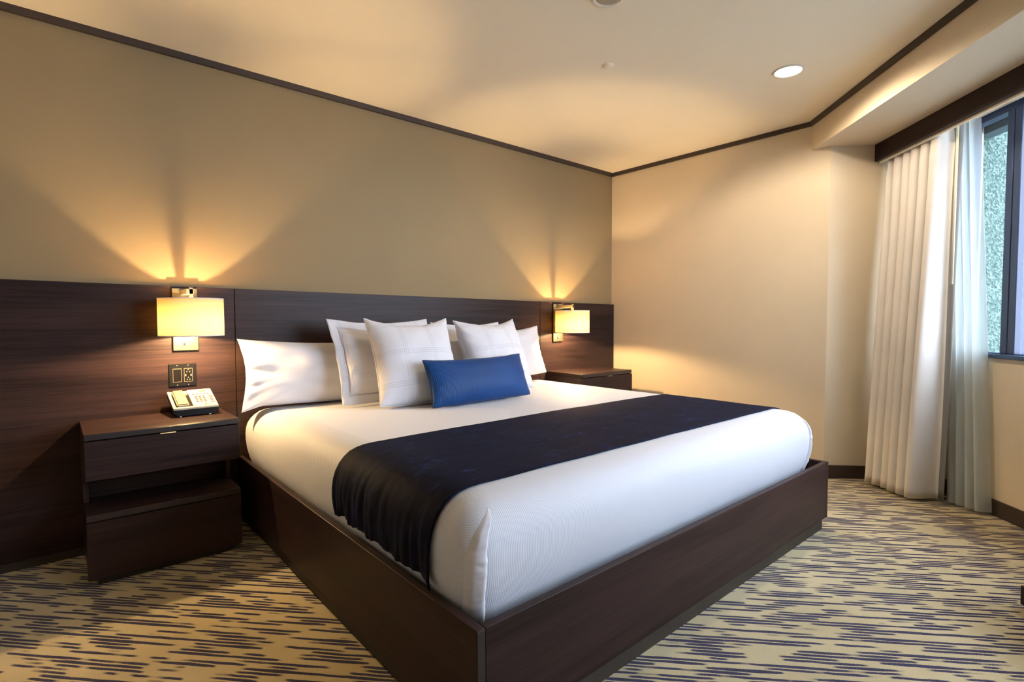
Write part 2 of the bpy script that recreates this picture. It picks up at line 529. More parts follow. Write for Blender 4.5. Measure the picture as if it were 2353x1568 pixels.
WT0, WT1, WZ0, WZ1 = 0.30, 3.60, 0.85, 2.19
bm = bmesh.new()
def wpart(bm, t0, t1, o0, o1, z0, z1, bevel=0.0):
    b2 = bmesh.new(); add_box(b2, (t0, o0, z0), (t1, o1, z1), bevel)
    mm = Matrix((DV, NV, Vector((0, 0, 1)))).transposed().to_4x4(); mm.translation = AO
    b2.transform(mm)
    me = bpy.data.meshes.new('tmp'); b2.to_mesh(me); b2.free()
    bm.from_mesh(me); bpy.data.meshes.remove(me)
WO = S_END + 0.12
wpart(bm, -0.1, tb + 0.12, S_END, WO, 0, WZ0)
wpart(bm, -0.1, WT0, S_END, WO, WZ0, CZ)
wpart(bm, WT1, tb + 0.12, S_END, WO, WZ0, CZ)
wpart(bm, WT0, WT1, S_END, WO, WZ1, CZ)
S(bmobj('wall_window', bm, M_wall))

# boxed ceiling drop over the window
SO = -0.081
s0 = (0.0, -1.666)
tf = tb + 0.6
p_far0 = W((YB - AO.y - NV.y * SO) / DV.y, SO)
S(prism('ceiling_soffit', [s0, tuple(P_A)[:2], tuple(P_S)[:2], tuple(P_B)[:2], tuple(p_far0)[:2]], 2.1734, CZ, M_wall))

# crown trims
S(box('trim_1', (XL, -0.018, 2.3316), (0, 0, CZ), M_trim))
S(prism('trim_2', [(0, -0.018), (0, -1.666), tuple(W(-0.0787, -0.099) + Vector((0, 0, 0)))[:2], (-0.018, -0.018)], 2.3316, CZ, M_trim))
a0 = W(-0.0787, SO); a1 = W(-0.0787 + 0.012, SO - 0.018)
b0 = p_far0; b1 = W((YB - AO.y - NV.y * (SO - 0.018)) / DV.y, SO - 0.018)
S(prism('trim_3', [tuple(a0)[:2], tuple(a1)[:2], tuple(b1)[:2], tuple(b0)[:2]], 2.3316, CZ, M_trim))
# baseboards
S(box('baseboard_right', (-0.012, P_A.y, 0), (0, -0.44, 0.0865), M_trim, None, 0.002))
def wobj(name, t0, t1, o0, o1, z0, z1, mat, bevel=0.0, parent=None):
    bm = bmesh.new(); add_box(bm, (t0, o0, z0), (t1, o1, z1), bevel)
    o = bmobj(name, bm, mat, parent)
    if parent is None:
        o.location = AO; o.rotation_euler = (0, 0, AW)
    return o
S(wobj('baseboard_alcove', 0.0, 0.012, -0.004, S_END, 0, 0.0865, M_trim, 0.002))
S(wobj('baseboard_window', 0.012, tb, S_END - 0.012, S_END, 0, 0.0865, M_trim, 0.002))

# window: frame, mullions, panes, sill
win = empty('window_1', AO, AW); S(win)
FO0, FO1 = S_END + 0.02, S_END + 0.075
bm = bmesh.new()
add_box(bm, (WT0, FO0, WZ0), (WT0 + 0.05, FO1, WZ1)); add_box(bm, (WT1 - 0.05, FO0, WZ0), (WT1, FO1, WZ1))
add_box(bm, (WT0, FO0, WZ1 - 0.045), (WT1, FO1, WZ1)); add_box(bm, (WT0, FO0, WZ0), (WT1, FO1, WZ0 + 0.02))
bmobj('window_frame', bm, M_frame, win)
mts = [(0.600, 0.690), (1.62, 1.69), (2.62, 2.69)]
for m0, m1 in mts:
    c = (m0 + m1) / 2
    bm = bmesh.new()
    add_box(bm, (m0, FO0 - 0.005, WZ0 + 0.02), (c - 0.002, FO1, WZ1 - 0.045), 0.003)
    add_box(bm, (c + 0.002, FO0 - 0.005, WZ0 + 0.02), (m1, FO1, WZ1 - 0.045), 0.003)
    bmobj('mullion', bm, M_frame, win)
ed = [WT0 + 0.05] + [x for m in mts for x in m] + [WT1 - 0.05]
for i in range(0, len(ed), 2):
    box('pane', (ed[i], S_END + 0.046, WZ0 + 0.02), (ed[i + 1], S_END + 0.050, WZ1 - 0.045), M_glass, win)
box('sill', (WT0 - 0.02, S_END - 0.02, WZ0 - 0.006), (WT1 + 0.02, FO0, WZ0 + 0.016), M_sill, win, 0.003)

# outside the window
fin = wobj('concrete_fin', 0.02, 0.22, WO + 0.01, WO + 0.27, -3.0, 4.0, M_pebble)
tag(fin, 'rough pebbledash concrete fin outside the window beside the sheer curtain', 'concrete fin')
lin = empty('concrete_lintel', AO, AW, 'smooth grey-green concrete lintel outside the top of the window', 'lintel')
box('lower_beam', (0.23, WO + 0.01, 2.125), (3.6, WO + 0.10, 2.165), M_conc, lin, 0.004)
box('upper_beam', (0.23, WO + 0.002, 2.167), (3.6, WO + 0.14, 2.30), M_conc, lin, 0.004)
fac = empty('sky_block_building', AO, AW, 'plain blue-grey building side added outside to block the bright sky from the right-hand pane', 'building')  # unseen block added to keep bright sky out of the right-hand pane
box('facade', (-9.0, 3.2, -3.0), (-1.3, 6.0, 7.0), M_facade, fac)
box('parapet', (-9.0, 3.1, 7.0), (-1.2, 6.0, 7.3), M_conc, fac)

S(box('ground', (-40, -40, -9.2), (40, 40, -9.0), M_ground))

# pelmet and track
pel = wobj('pelmet_board', 0.002, 3.95, 0.2693, 0.2943, 2.0655, 2.1726, M_woodX, 0.0015)
tag(pel, 'dark wooden pelmet board hanging below the ceiling drop above the curtains', 'pelmet')
trk = wobj('curtain_track', 0.03, 3.9, 0.335, 0.365, 2.150, 2.1734, M_white, 0.002)
tag(trk, 'slim pale curtain track tucked behind the wooden pelmet', 'curtain track')
stp = wobj('pelmet_lining_strip', 0.01, 3.94, 0.2950, 0.3010, 2.050, 2.1730, M_white)
tag(stp, 'pale grey lining strip along the bottom back edge of the pelmet', 'trim strip')

# ------------------------------------------------------------------ headboard
def hb_top(x): return 1.1873 + (1.229 - 1.1873) * (x / -4.0)
HB = empty('headboard', (-2.4, 0, 0), 0, 'wide dark wood veneer headboard panelling covering the lower wall behind the bed', 'headboard')
for x0, x1 in ((XL + 0.002, -3.1285), (-3.1255, -0.9275), (-0.9245, -0.002)):
    v = []
    for x in (x0, x1):
        for y in (-0.030, -0.001):
            for z in (0.038, hb_top(x)):
                v.append((x + 2.4, y, z))
    bm = bmesh.new(); vs = [bm.verts.new(a) for a in v]
    for f in ((0, 1, 3, 2), (4, 6, 7, 5), (0, 4, 5, 1), (2, 3, 7, 6), (0, 2, 6, 4), (1, 5, 7, 3)):
        bm.faces.new([vs[i] for i in f])
    bmesh.ops.bevel(bm, geom=list(bm.edges), offset=0.0012, segments=1, affect='EDGES')
    bmobj('panel', bm, M_woodX, HB)
box('base_strip', (XL + 2.402, -0.026, 0.0), (2.398, -0.001, 0.037), M_plinth, HB)

# ------------------------------------------------------------------ bed frame
BL, BR, BF, RT = -3.1293, -0.9293, -2.1121, 0.024
ZR, ZRB = 0.3428, 0.063
bo = Vector(((BL + BR) / 2, -1.07, 0))
BED = empty('platform_bed', bo, 0, 'dark wood veneer king bed frame with a low surround on a recessed plinth', 'bed frame')
box('side_rail', (BL, BF, ZRB), (BL + RT, -0.032, ZR), M_woodY, BED, 0.002, 2, bo)
box('side_rail', (BR - RT, BF, ZRB), (BR, -0.032, ZR), M_woodY, BED, 0.002, 2, bo)
box('foot_rail', (BL + RT + 0.0015, BF, ZRB), (BR - RT - 0.0015, BF + RT, ZR), M_woodX, BED, 0.002, 2, bo)
box('corner_edging', (BL + 0.001, BF - 0.0015, ZRB), (BL + RT - 0.001, BF + 0.001, ZR - 0.003), M_edge, BED, 0.0005, 1, bo)
PI_ = 0.018
for nm, lo, hi in (('plinth', (BL + PI_, BF + PI_ + 0.02, 0), (BL + PI_ + 0.02, -0.034, ZRB)),
                   ('plinth', (BR - PI_ - 0.02, BF + PI_ + 0.02, 0), (BR - PI_, -0.034, ZRB)),
                   ('plinth', (BL + PI_, BF + PI_, 0), (BR - PI_, BF + PI_ + 0.02, ZRB))):
    box(nm, lo, hi, M_plinth, BED, 0, 2, bo)
box('mattress_deck', (BL + RT + 0.002, BF + RT + 0.002, 0.225), (BR - RT - 0.002, -0.034, 0.25), M_plinth, BED, 0, 2, bo)

# ------------------------------------------------------------------ mattress in a tucked sheet
MX0, MX1, MY0, MY1 = -3.108, -0.950, -2.055, -0.036
MZT = 0.600
def rrect(x0, x1, y0, y1, r, nc=8, ns=40):
    pts = []
    cs = [(x1 - r, y1 - r, 0), (x0 + r, y1 - r, 90), (x0 + r, y0 + r, 180), (x1 - r, y0 + r, 270)]
    for i, (cx, cy, a) in enumerate(cs):
        for k in range(nc + 1):
            t = math.radians(a + 90 * k / nc)
            pts.append((cx + r * math.cos(t), cy + r * math.sin(t), math.cos(t), math.sin(t)))
        nx = cs[(i + 1) % 4]
        p = pts[-1]; t = math.radians(nx[2])
        q = (nx[0] + r * math.cos(t), nx[1] + r * math.sin(t))
        for k in range(1, ns):
            f = k / ns
            pts.append((p[0] + (q[0] - p[0]) * f, p[1] + (q[1] - p[1]) * f, p[2], p[3]))
    return pts
# (inset, z) from the tucked bottom up over the shoulder
MPROF = [(0.050, 0.2505), (0.040, 0.275), (0.028, 0.305), (0.014, 0.345), (0.004, 0.395), (0.0, 0.440), (0.0, 0.470), (0.003, 0.500),
         (0.010, 0.525), (0.022, 0.548), (0.038, 0.567), (0.058, 0.582), (0.082, 0.591), (0.11, 0.5965), (0.15, 0.599)]
def crown(x, y):
    u = (x - MX0) / (MX1 - MX0) * 2 - 1; w = (y - MY0) / (MY1 - MY0) * 2 - 1
    return 0.008 * (1 - u * u) * (1 - w * w)
verts, uvs, faces = [], [], []
drops = [0.0]
for (a, b), (c, d) in zip(MPROF[::-1], MPROF[::-1][1:]):
    drops.append(drops[-1] + math.hypot(a - c, b - d))
drops = drops[::-1]
insets = [p[0] for p in MPROF] + [0.22, 0.32, 0.45, 0.60, 0.75, 0.90, 0.975]
rings = []
for k, ins in enumerate(insets):
    z = MPROF[k][1] if k < len(MPROF) else MZT - 0.001
    r = max(0.085 - ins * 0.5, 0.012)
    if ins > 0.3: r = 0.02
    ring = []
    for (x, y, nx, ny) in rrect(MX0 + ins, MX1 - ins, MY0 + ins, MY1 - ins, r):
        amp = 0.004 if 0 < k < 9 else 0.0015
        nn = noise.noise(Vector((x * 3.1, y * 3.1, z * 5)))
        n2 = noise.noise(Vector((x * 9, y * 9, z * 3 + 7)))
        foot = 1.0 if ny < -0.7 else 0.0
        # long drag folds near the tuck
        tuck = max(0.0, (0.36 - z) / 0.1) if k < 6 else 0.0
        off = nn * amp + n2 * amp * 0.4 + tuck * 0.006 * noise.noise(Vector((x * 5, y * 5, 3)))
        zz = z + (crown(x, y) + nn * 0.0015 if k > 10 else 0)
        ring.append(len(verts))
        verts.append((x + nx * off, y + ny * off, zz))
        dr = drops[k] if k < len(drops) else 0
        if nx < -0.6: u = (MX0 + 0.15) - dr
        elif nx > 0.6: u = (MX1 - 0.15) + dr
        else: u = x
        uvs.append((u, y))
    rings.append(ring)
for a, b in zip(rings, rings[1:]):
    n = len(a)
    for i in range(n):
        j = (i + 1) % n
        faces.append((a[i], a[j], b[j], b[i]))
faces.append(tuple(rings[0][::-1])); faces.append(tuple(rings[-1]))
mo = Vector(((MX0 + MX1) / 2, -1.05, 0.2505))
MAT = empty('mattress', mo, 0, 'thick king mattress wrapped in a tucked white ribbed sheet on the dark frame', 'mattress')
mesh('sheet_cover', [Vector(v) - mo for v in verts], faces, M_sheet, MAT, True, uvs)
# tucked corner pleats at the foot: a soft rolled hem running down each foot corner
def m_inset(z):
    for (a, b), (c, d) in zip(MPROF, MPROF[1:]):
        if b <= z <= d:
            return a + (c - a) * (z - b) / max(1e-6, d - b)
    return MPROF[0][0] if z < MPROF[0][1] else MPROF[-1][0]
def corner_fold(sx):
    v, f = [], []
    nz, ns = 70, 16
    for i in range(nz + 1):
        q = i / nz
        z = 0.256 + q * 0.325
        ins = m_inset(z)
        c = 0.085 - 0.5 * ins
        ccx, ccy = MX0 + ins + c, MY0 + ins + c            # corner arc centre at this height
        taper = min(1.0, q * 9 + 0.25) * (1 - q ** 5) ** 0.8
        hw = 0.034 * taper * (1 + 0.25 * noise.noise(Vector((q * 4, 3, 1))))
        mid = math.radians(216 + 14 * math.sin(q * 2.2) + 34 * (max(0, q - 0.62) / 0.38) ** 2)
        for j in range(ns + 1):
            s = j / ns                                     # 0 blends into the side, 1 is the loose edge
            ang = mid + (s * 2 - 1) * hw / c
            prof_ = sstep(s / 0.55) if s < 0.86 else 1.0 - ((s - 0.86) / 0.14) ** 2
            lift = -0.0025 + (0.0165 * prof_) * taper
            lift += (0.004 * noise.noise(Vector((q * 24, s * 2.5, 4))) + 0.003 * noise.noise(Vector((q * 9, s, 8)))) * s
            rad = c + lift
            px = ccx + math.cos(ang) * rad; py = ccy + math.sin(ang) * rad
            v.append(Vector((px if sx > 0 else MX0 + MX1 - px, py, z)) - mo)
    for i in range(nz):
        for j in range(ns):
            a = i * (ns + 1) + j
            f.append((a, a + 1, a + ns + 2, a + ns + 1))
    return mesh('corner_fold', v, f, M_cotton, MAT, True)
corner_fold(1)
corner_fold(-1)

# ------------------------------------------------------------------ velvet runner
path = []
prof = [(0.007, 0.372)] + [p for p in MPROF if p[1] >= 0.39]
for ins, z in prof: path.append((MX0 + ins, z, -1))
nx_ = 60
for k in range(1, nx_):
    x = MX0 + 0.15 + (MX1 - MX0 - 0.30) * k / nx_
    path.append((x, MZT - 0.001, 0))
for ins, z in prof[::-1]: path.append((MX1 - ins, z, 1))
# dense resample
dense = []
for (a, b) in zip(path, path[1:]):
    L = math.hypot(a[0] - b[0], a[1] - b[1]); n = max(1, int(L / 0.012)) if a[2] != 0 or b[2] != 0 else max(1, int(L / 0.025))
    for k in range(n):
        f = k / n
        dense.append((a[0] + (b[0] - a[0]) * f, a[1] + (b[1] - a[1]) * f, a[2] if a[2] else b[2]))
dense.append(path[-1])
RY0, RY1 = -1.905, -1.262
NY = 72
verts, faces = [], []
for i, (x, z, sd) in enumerate(dense):
    p0 = dense[max(0, i - 1)]; p1 = dense[min(len(dense) - 1, i + 1)]
    tx, tz = p1[0] - p0[0], p1[1] - p0[1]; L = math.hypot(tx, tz)
    nx, nz = -tz / L, tx / L
    hang = max(0.0, min(1.0, (0.585 - z) / 0.2)) if sd else 0.0
    for j in range(NY + 1):
        s = j / NY
        y = RY0 + (RY1 - RY0) * s
        y += 0.006 * noise.noise(Vector((x * 4, s * 0.5, 3.3))) + hang * (0.012 * (0.5 - s) * 2)
        w = noise.noise(Vector((y * 26, z * 4.0, 1.7 + sd))) + 0.6 * noise.noise(Vector((y * 55, z * 5.0, 4.2)))
        lift = 0.007 + hang * (0.010 + 0.012 * w) + 0.0015 * noise.noise(Vector((x * 6, y * 6, 0)))
        lift = max(lift, 0.005)
        zz = z + nz * lift + (crown(x, y) if not sd or z > 0.57 else 0)
        if i < 3 or i > len(dense) - 4:
            e = (3 - i) / 3 if i < 3 else (i - len(dense) + 4) / 3
            zz += e * (0.012 * noise.noise(Vector((y * 16, 2.0, sd))) - 0.022 * max(0, 0.06 - s) / 0.06 + 0.012 * s)
        verts.append((x + nx * lift, y, zz))
for i in range(len(dense) - 1):
    for j in range(NY):
        a = i * (NY + 1) + j
        faces.append((a, a + 1, a + NY + 2, a + NY + 1))
ro = Vector(((MX0 + MX1) / 2, (RY0 + RY1) / 2, MZT))
run = mesh('bed_runner', [Vector(v) - ro for v in verts], faces, M_velvet, None, True)
run.location = ro
md = run.modifiers.new('thickness', 'SOLIDIFY'); md.thickness = 0.004; md.offset = 1
tag(run, 'dark navy velvet bed runner draped across the foot of the white bed', 'bed runner')

# ------------------------------------------------------------------ pillows
def pillow(name, label, cat, mat, w, h, th, loc, tilt, rz=0.0, ry=0.0, flange=0.0, pinch=0.055, seed=0, crease=0.006, piping=None, group=None, sag=0.0, power=0.5, droop=0.0):
    root = empty(name, loc, 0, label, cat, group)
    root.rotation_euler = (math.radians(-tilt), math.radians(ry), math.radians(rz))
    n = 44
    def outline(u, v, grow=0.0):
        W2 = w / 2 + grow; H2 = h / 2 + grow
        x = u * W2 * (1 - pinch * (1 - v * v) * abs(u) ** 2)
        z = v * H2 * (1 - (pinch if v > 0 else -0.02) * (1 - u * u) * abs(v) ** 2)
        z -= sag * (1 - u * u) * max(0, v)
        z -= droop * max(0, abs(u) - 0.78) / 0.22 * max(0, -v) ** 3
        return x, z + h / 2
    verts, faces = [], []
    idx = {}
    for side in (-1, 1):
        for i in range(n + 1):
            for j in range(n + 1):
                # denser towards the seams
                u = math.sin((i / n - 0.5) * math.pi * 0.94) / math.sin(0.47 * math.pi)
                v = math.sin((j / n - 0.5) * math.pi * 0.94) / math.sin(0.47 * math.pi)
                if i in (0, n): u = -1 if i == 0 else 1
                if j in (0, n): v = -1 if j == 0 else 1
                border = i in (0, n) or j in (0, n)
                if border and side == 1:
                    idx[(1, i, j)] = idx[(-1, i, j)]; continue
                x, z = outline(u, v)
                t = (max(0, 1 - u * u) * max(0, 1 - v * v)) ** power
                y = side * th / 2 * t
                e = 1 - min(1, max(abs(u), abs(v)))
                if not border:
                    edge = math.exp(-e * 7)
                    ang = math.atan2(v, u)
                    fold = noise.noise(Vector((math.cos(ang) * 5.5 + seed, math.sin(ang) * 5.5, side * 3.0)))
                    y += side * crease * (edge * fold * 1.8 * min(1, e * 12) + 0.8 * noise.noise(Vector((u * 2.2 + seed, v * 2.2, side + seed))) * t)
                else:
                    wv = noise.noise(Vector((u * 4 + seed, v * 4, 5.5)))
                    x += 0.003 * wv * abs(v); z += 0.003 * wv; y += 0.006 * noise.noise(Vector((u * 3 + seed, v * 3, 8.5)))
                idx[(side, i, j)] = len(verts)
                verts.append((x, y, z))
        for i in range(n):
            for j in range(n):
                q = (idx[(side, i, j)], idx[(side, i + 1, j)], idx[(side, i + 1, j + 1)], idx[(side, i, j + 1)])
                faces.append(q if side == -1 else q[::-1])
    mesh('cushion_body' if not flange else 'pillow_body', verts, faces, mat, root, True)
    # seam ring
    ring = []
    for k in range(n): ring.append((k, 0))
    for k in range(n): ring.append((n, k))
    for k in range(n, 0, -1): ring.append((k, n))
    for k in range(n, 0, -1): ring.append((0, k))
    if flange:
        v2, f2 = [], []
        ur = []
        for (i, j) in ring:
            u = math.sin((i / n - 0.5) * math.pi * 0.94) / math.sin(0.47 * math.pi); v = math.sin((j / n - 0.5) * math.pi * 0.94) / math.sin(0.47 * math.pi)
            u = max(-1, min(1, u)); v = max(-1, min(1, v))
            if i in (0, n): u = -1 if i == 0 else 1
            if j in (0, n): v = -1 if j == 0 else 1
            a = Vector(verts[idx[(-1, i, j)]])
            x1, z1 = outline(u, v, flange)
            b = Vector((x1, a.y, z1))
            for q in range(5):
                p = a.lerp(b, q / 4)
                p.y += (q / 4) * 0.010 * noise.noise(Vector((u * 3.2 + seed, v * 3.2, 2.2)))
                v2.append(p)
        m = len(ring)
        for k in range(m):
            l = (k + 1) % m
            for q in range(4):
                f2.append((k * 5 + q, k * 5 + q + 1, l * 5 + q + 1, l * 5 + q))
        fo = mesh('flange', v2, f2, mat, root, True)
        sm = fo.modifiers.new('thickness', 'SOLIDIFY'); sm.thickness = 0.004; sm.offset = 0
    elif piping:
        tube('piping', [verts[idx[(-1, i, j)]] for i, j in ring], 0.0028, piping, root, 6, True)
    return root

BZ = 0.606
WB = 'white bed pillows'
pillow('sleeping_pillow', 'plump white sleeping pillow at the left end, lit warm by the lamp', 'pillow', M_cotton, 0.88, 0.345, 0.175, (-2.716, -0.222, BZ + 0.010), 14, 0, 1.5, 0, 0.075, 1, 0.026, None, WB, 0.012, 0.42, 0.03)
pillow('sleeping_pillow', 'white sleeping pillow at the right end, half hidden behind a square pillow', 'pillow', M_cotton, 0.80, 0.360, 0.175, (-1.435, -0.215, BZ + 0.028), 13, 0, -3.5, 0, 0.085, 5, 0.016, None, WB, 0.012, 0.42, 0.0)
pillow('flanged_sham', 'white pillow sham with a flat flange border, left of the front square pillow', 'pillow', M_check, 0.55, 0.375, 0.13, (-2.412, -0.412, BZ + 0.058), 21, 4, 0, 0.05, 0.06, 9, 0.012, None, WB, 0.012, 0.45)
pillow('flanged_sham', 'white flanged sham mostly hidden between and behind the two square pillows', 'pillow', M_check, 0.47, 0.375, 0.13, (-1.790, -0.385, BZ + 0.052), 23, 0, 0, 0.04, 0.06, 12, 0.012, None, WB, 0.012, 0.45)
pillow('square_pillow', 'white line-checked square pillow standing left of the blue lumbar cushion', 'pillow', M_check, 0.50, 0.485, 0.21, (-2.365, -0.642, BZ + 0.014), 24, -3, 0, 0, 0.095, 3, 0.012, M_cotton, WB, 0.030, 0.45)
pillow('square_pillow', 'white line-checked square pillow standing behind the right end of the blue cushion', 'pillow', M_check, 0.49, 0.475, 0.21, (-1.770, -0.606, BZ + 0.014), 24, 3, -0.5, 0, 0.085, 6, 0.012, M_cotton, WB, 0.026, 0.45)
pillow('lumbar_cushion', 'long blue satin lumbar cushion leaning in front of the white pillows', 'cushion', M_blue, 0.67, 0.248, 0.15, (-2.085, -0.808, BZ + 0.014), 22, 1, -0.5, 0, 0.045, 14, 0.005, M_bluepipe, None, 0.008, 0.42)

# ------------------------------------------------------------------ nightstands
def nightstand(loc, w, h, dep, label):
    """local: x 0..w, y 0 (back) .. -dep (front), z 0..h"""
    r = empty('nightstand', loc, 0, label, 'nightstand', 'dark wood bedside nightstands')
    k = h / 0.611
    zt0, zt1 = 0.586 * k, h
    side = 0.018
    yf = -dep
    box('top', (0.0, yf, zt0), (w, -0.002, zt1), M_woodX, r, 0.003)
    box('top_edging', (0.004, yf - 0.0025, zt0 + 0.001), (w - 0.004, yf - 0.0002, zt1 - 0.003), M_edge, r, 0.001)
    dr = box('drawer_front', (0.002, yf - 0.006, 0.427 * k), (w - 0.002, yf + 0.014, zt0 - 0.004), M_woodX, r, 0.0015)
    hx = w * 0.5
    box('handle', (hx - 0.028, yf - 0.022, zt0 - 0.0035), (hx + 0.028, yf + 0.006, zt0 - 0.0005), M_chrome, dr, 0.0006)
    box('drawer_box', (0.020, yf + 0.016, 0.435 * k), (w - 0.020, -0.022, zt0 - 0.006), M_edge, r)
    ymid = yf * 0.5
    for x0 in (0.0, w - side):
        box('upper_side_panel', (x0, yf + 0.015, 0.427 * k), (x0 + side, -0.002, zt0 - 0.0005), M_woodY, r, 0.001)
    for x0 in (0.0, w - side):
        box('spine_panel', (x0, ymid, 0.290 * k), (x0 + side, -0.002, 0.4265 * k), M_woodZ, r, 0.001)
    box('back_panel', (side + 0.001, ymid + 0.075, 0.290 * k), (w - side - 0.001, ymid + 0.09, 0.4345 * k), M_woodX, r)
    box('shelf', (0.001, yf, 0.262 * k), (w - 0.001, -0.002, 0.2885 * k), M_woodX, r, 0.002)
    box('shelf_edging', (0.002, yf - 0.0025, 0.263 * k), (w - 0.002, yf - 0.0002, 0.2875 * k), M_edge, r, 0.001)
    box('lower_drawer_front', (0.001, yf - 0.008, 0.031 * k), (w - 0.001, yf + 0.012, 0.259 * k), M_woodX, r, 0.0015)
    box('lower_body', (0.003, yf + 0.014, 0.033 * k), (w - 0.003, -0.002, 0.2615 * k), M_woodY, r, 0.001)
    box('plinth', (0.032, yf + 0.02, 0), (w - 0.045, -0.03, 0.033 * k), M_plinth, r)
    return r
nightstand((-3.769, -0.031, 0), 0.557, 0.6105, 0.3925, 'dark wood nightstand with an open shelf, carrying the telephone')
nightstand((-0.861, -0.031, 0), 0.597, 0.6405, 0.3925, 'dark wood nightstand in the far corner beyond the bed, its top bare')

# ------------------------------------------------------------------ wall sconces
def sconce(cx, ztop, label):
    r = empty('wall_sconce', (cx, -0.030, ztop), 0, label, 'wall lamp', 'bedside wall sconces')
    box('backplate', (-0.054, -0.016, -0.305), (0.054, 0.0, 0.0), M_plate, r, 0.002)
    box('arm', (-0.020, -0.155, -0.034), (0.006, -0.016, -0.010), M_chrome, r, 0.001)
    box('arm_crossbar', (-0.020, -0.178, -0.034), (0.010, -0.155, -0.010), M_chrome, r, 0.001)
    box('stem', (-0.008, -0.178, -0.150), (0.008, -0.162, -0.003), M_chrome, r, 0.001)
    sw = box('switch', (-0.011, -0.0185, -0.279), (0.011, -0.016, -0.268), M_black, r)
    box('switch_knob', (-0.002, -0.022, -0.2775), (0.009, -0.0185, -0.2695), M_white, sw)
    R = 0.134
    sh = lathe('shade', [(R, -0.228), (R, -0.055), (R - 0.003, -0.055), (R - 0.003, -0.228), (R, -0.228)], M_shade, r, 64)
    sh.location = (0, -0.170, 0)
    for nm, z in (('shade_rim', -0.2275), ('shade_rim', -0.0555)):
        o = lathe(nm, [(R + 0.0008, z - 0.002), (R + 0.0008, z + 0.002), (R - 0.0038, z + 0.002), (R - 0.0038, z - 0.002), (R + 0.0008, z - 0.002)], M_cotton, r, 64)
        o.location = (0, -0.170, 0)
    bm = bmesh.new()
    for a in (0, 120, 240):
        t = math.radians(a + 90)
        add_cyl(bm, (0, -0.170, -0.075), (math.cos(t) * (R - 0.003), -0.170 + math.sin(t) * (R - 0.003), -0.075), 0.0016, None, 6)
    bmobj('spider', bm, M_chrome, r)
    cyl('lamp_holder', (0, -0.170, -0.150), (0, -0.170, -0.120), 0.016, M_white, r)
    b = lathe('bulb', [(0, -0.214), (0.014, -0.209), (0.021, -0.195), (0.020, -0.178), (0.013, -0.160), (0.010, -0.152)], M_bulbglass, r, 20)
    b.location = (0, -0.170, 0)
    ld = bpy.data.lights.new('sconce_light', 'POINT')
    ld.energy = SCONCE_E; ld.color = WARM; ld.shadow_soft_size = 0.012
    lo = bpy.data.objects.new('sconce_light', ld); link(lo, r); lo.location = (0, -0.170, -0.194)
sconce(-3.352, 1.2130, 'lit drum-shade wall sconce above the telephone nightstand')
sconce(-0.737, 1.1790, 'lit drum-shade wall sconce by the far corner nightstand')

# ------------------------------------------------------------------ switch and outlet plate
r = empty('switch_outlet_plate', (-3.368, -0.030, 0.787), 0, 'black two-gang wall plate with rocker switch and outlet above the telephone', 'wall plate')
bm = bmesh.new(); add_box(bm, (-0.059, -0.006, -0.056), (0.059, 0.0, 0.056))
fr = [f for f in bm.faces if f.normal.y < -0.5]
rr = bmesh.ops.inset_region(bm, faces=fr, thickness=0.004)
for f in fr:
    for v in f.verts: v.co.y -= 0.0
for v in bm.verts:
    if v.co.y < -0.003 and (abs(v.co.x) > 0.0585 or abs(v.co.z) > 0.0555): v.co.y = -0.0025
bmobj('plate', bm, M_black, r)
def frame_ring(name, cx, w, h, par, mat, y0=-0.0075, y1=-0.0058, t=0.002):
    bm = bmesh.new()
    add_box(bm, (cx - w / 2, y0, -h / 2), (cx - w / 2 + t, y1, h / 2)); add_box(bm, (cx + w / 2 - t, y0, -h / 2), (cx + w / 2, y1, h / 2))
    add_box(bm, (cx - w / 2 + t, y0, h / 2 - t), (cx + w / 2 - t, y1, h / 2)); add_box(bm, (cx - w / 2 + t, y0, -h / 2), (cx + w / 2 - t, y1, -h / 2 + t))
    return bmobj(name, bm, mat, par)
frame_ring('switch_frame', -0.0235, 0.037, 0.067, r, M_goldline)
rk = bmesh.new(); add_box(rk, (-0.040, -0.0095, -0.031), (-0.007, -0.0058, 0.031), 0.001)
for v in rk.verts:
    if v.co.y < -0.008: v.co.y += 0.0025 * (1 - (v.co.z + 0.031) / 0.062)
bmobj('rocker_switch', rk, M_blackg, r)
frame_ring('outlet_frame', 0.0235, 0.037, 0.067, r, M_goldline, -0.0072)
ot = box('outlet', (0.007, -0.0072, -0.031), (0.040, -0.0058, 0.031), M_blackg, r, 0.0005)
for zc in (0.017, -0.022):
    for sx in (-0.006, 0.006):
        box('slot', (0.0235 + sx - 0.0016, -0.0076, zc - 0.004), (0.0235 + sx + 0.0016, -0.0070, zc + 0.003), M_tan, ot)
    bm = bmesh.new(); add_cyl(bm, (0.0235, -0.0070, zc + 0.0095), (0.0235, -0.0076, zc + 0.0095), 0.0026, None, 12)
    bmobj('ground_hole', bm, M_tan, ot)
for sx in (-0.0115, 0.0115):
    box('usb_port', (0.0235 + sx - 0.0026, -0.0076, -0.006), (0.0235 + sx + 0.0026, -0.0070, 0.004), M_tan, ot)
for sx in (-0.0235, 0.0235):
    for sz in (-0.048, 0.048):
        bm = bmesh.new(); add_cyl(bm, (sx, -0.0058, sz), (sx, -0.0072, sz), 0.003, 0.0022, 12)
        bmobj('screw', bm, M_chrome, r)

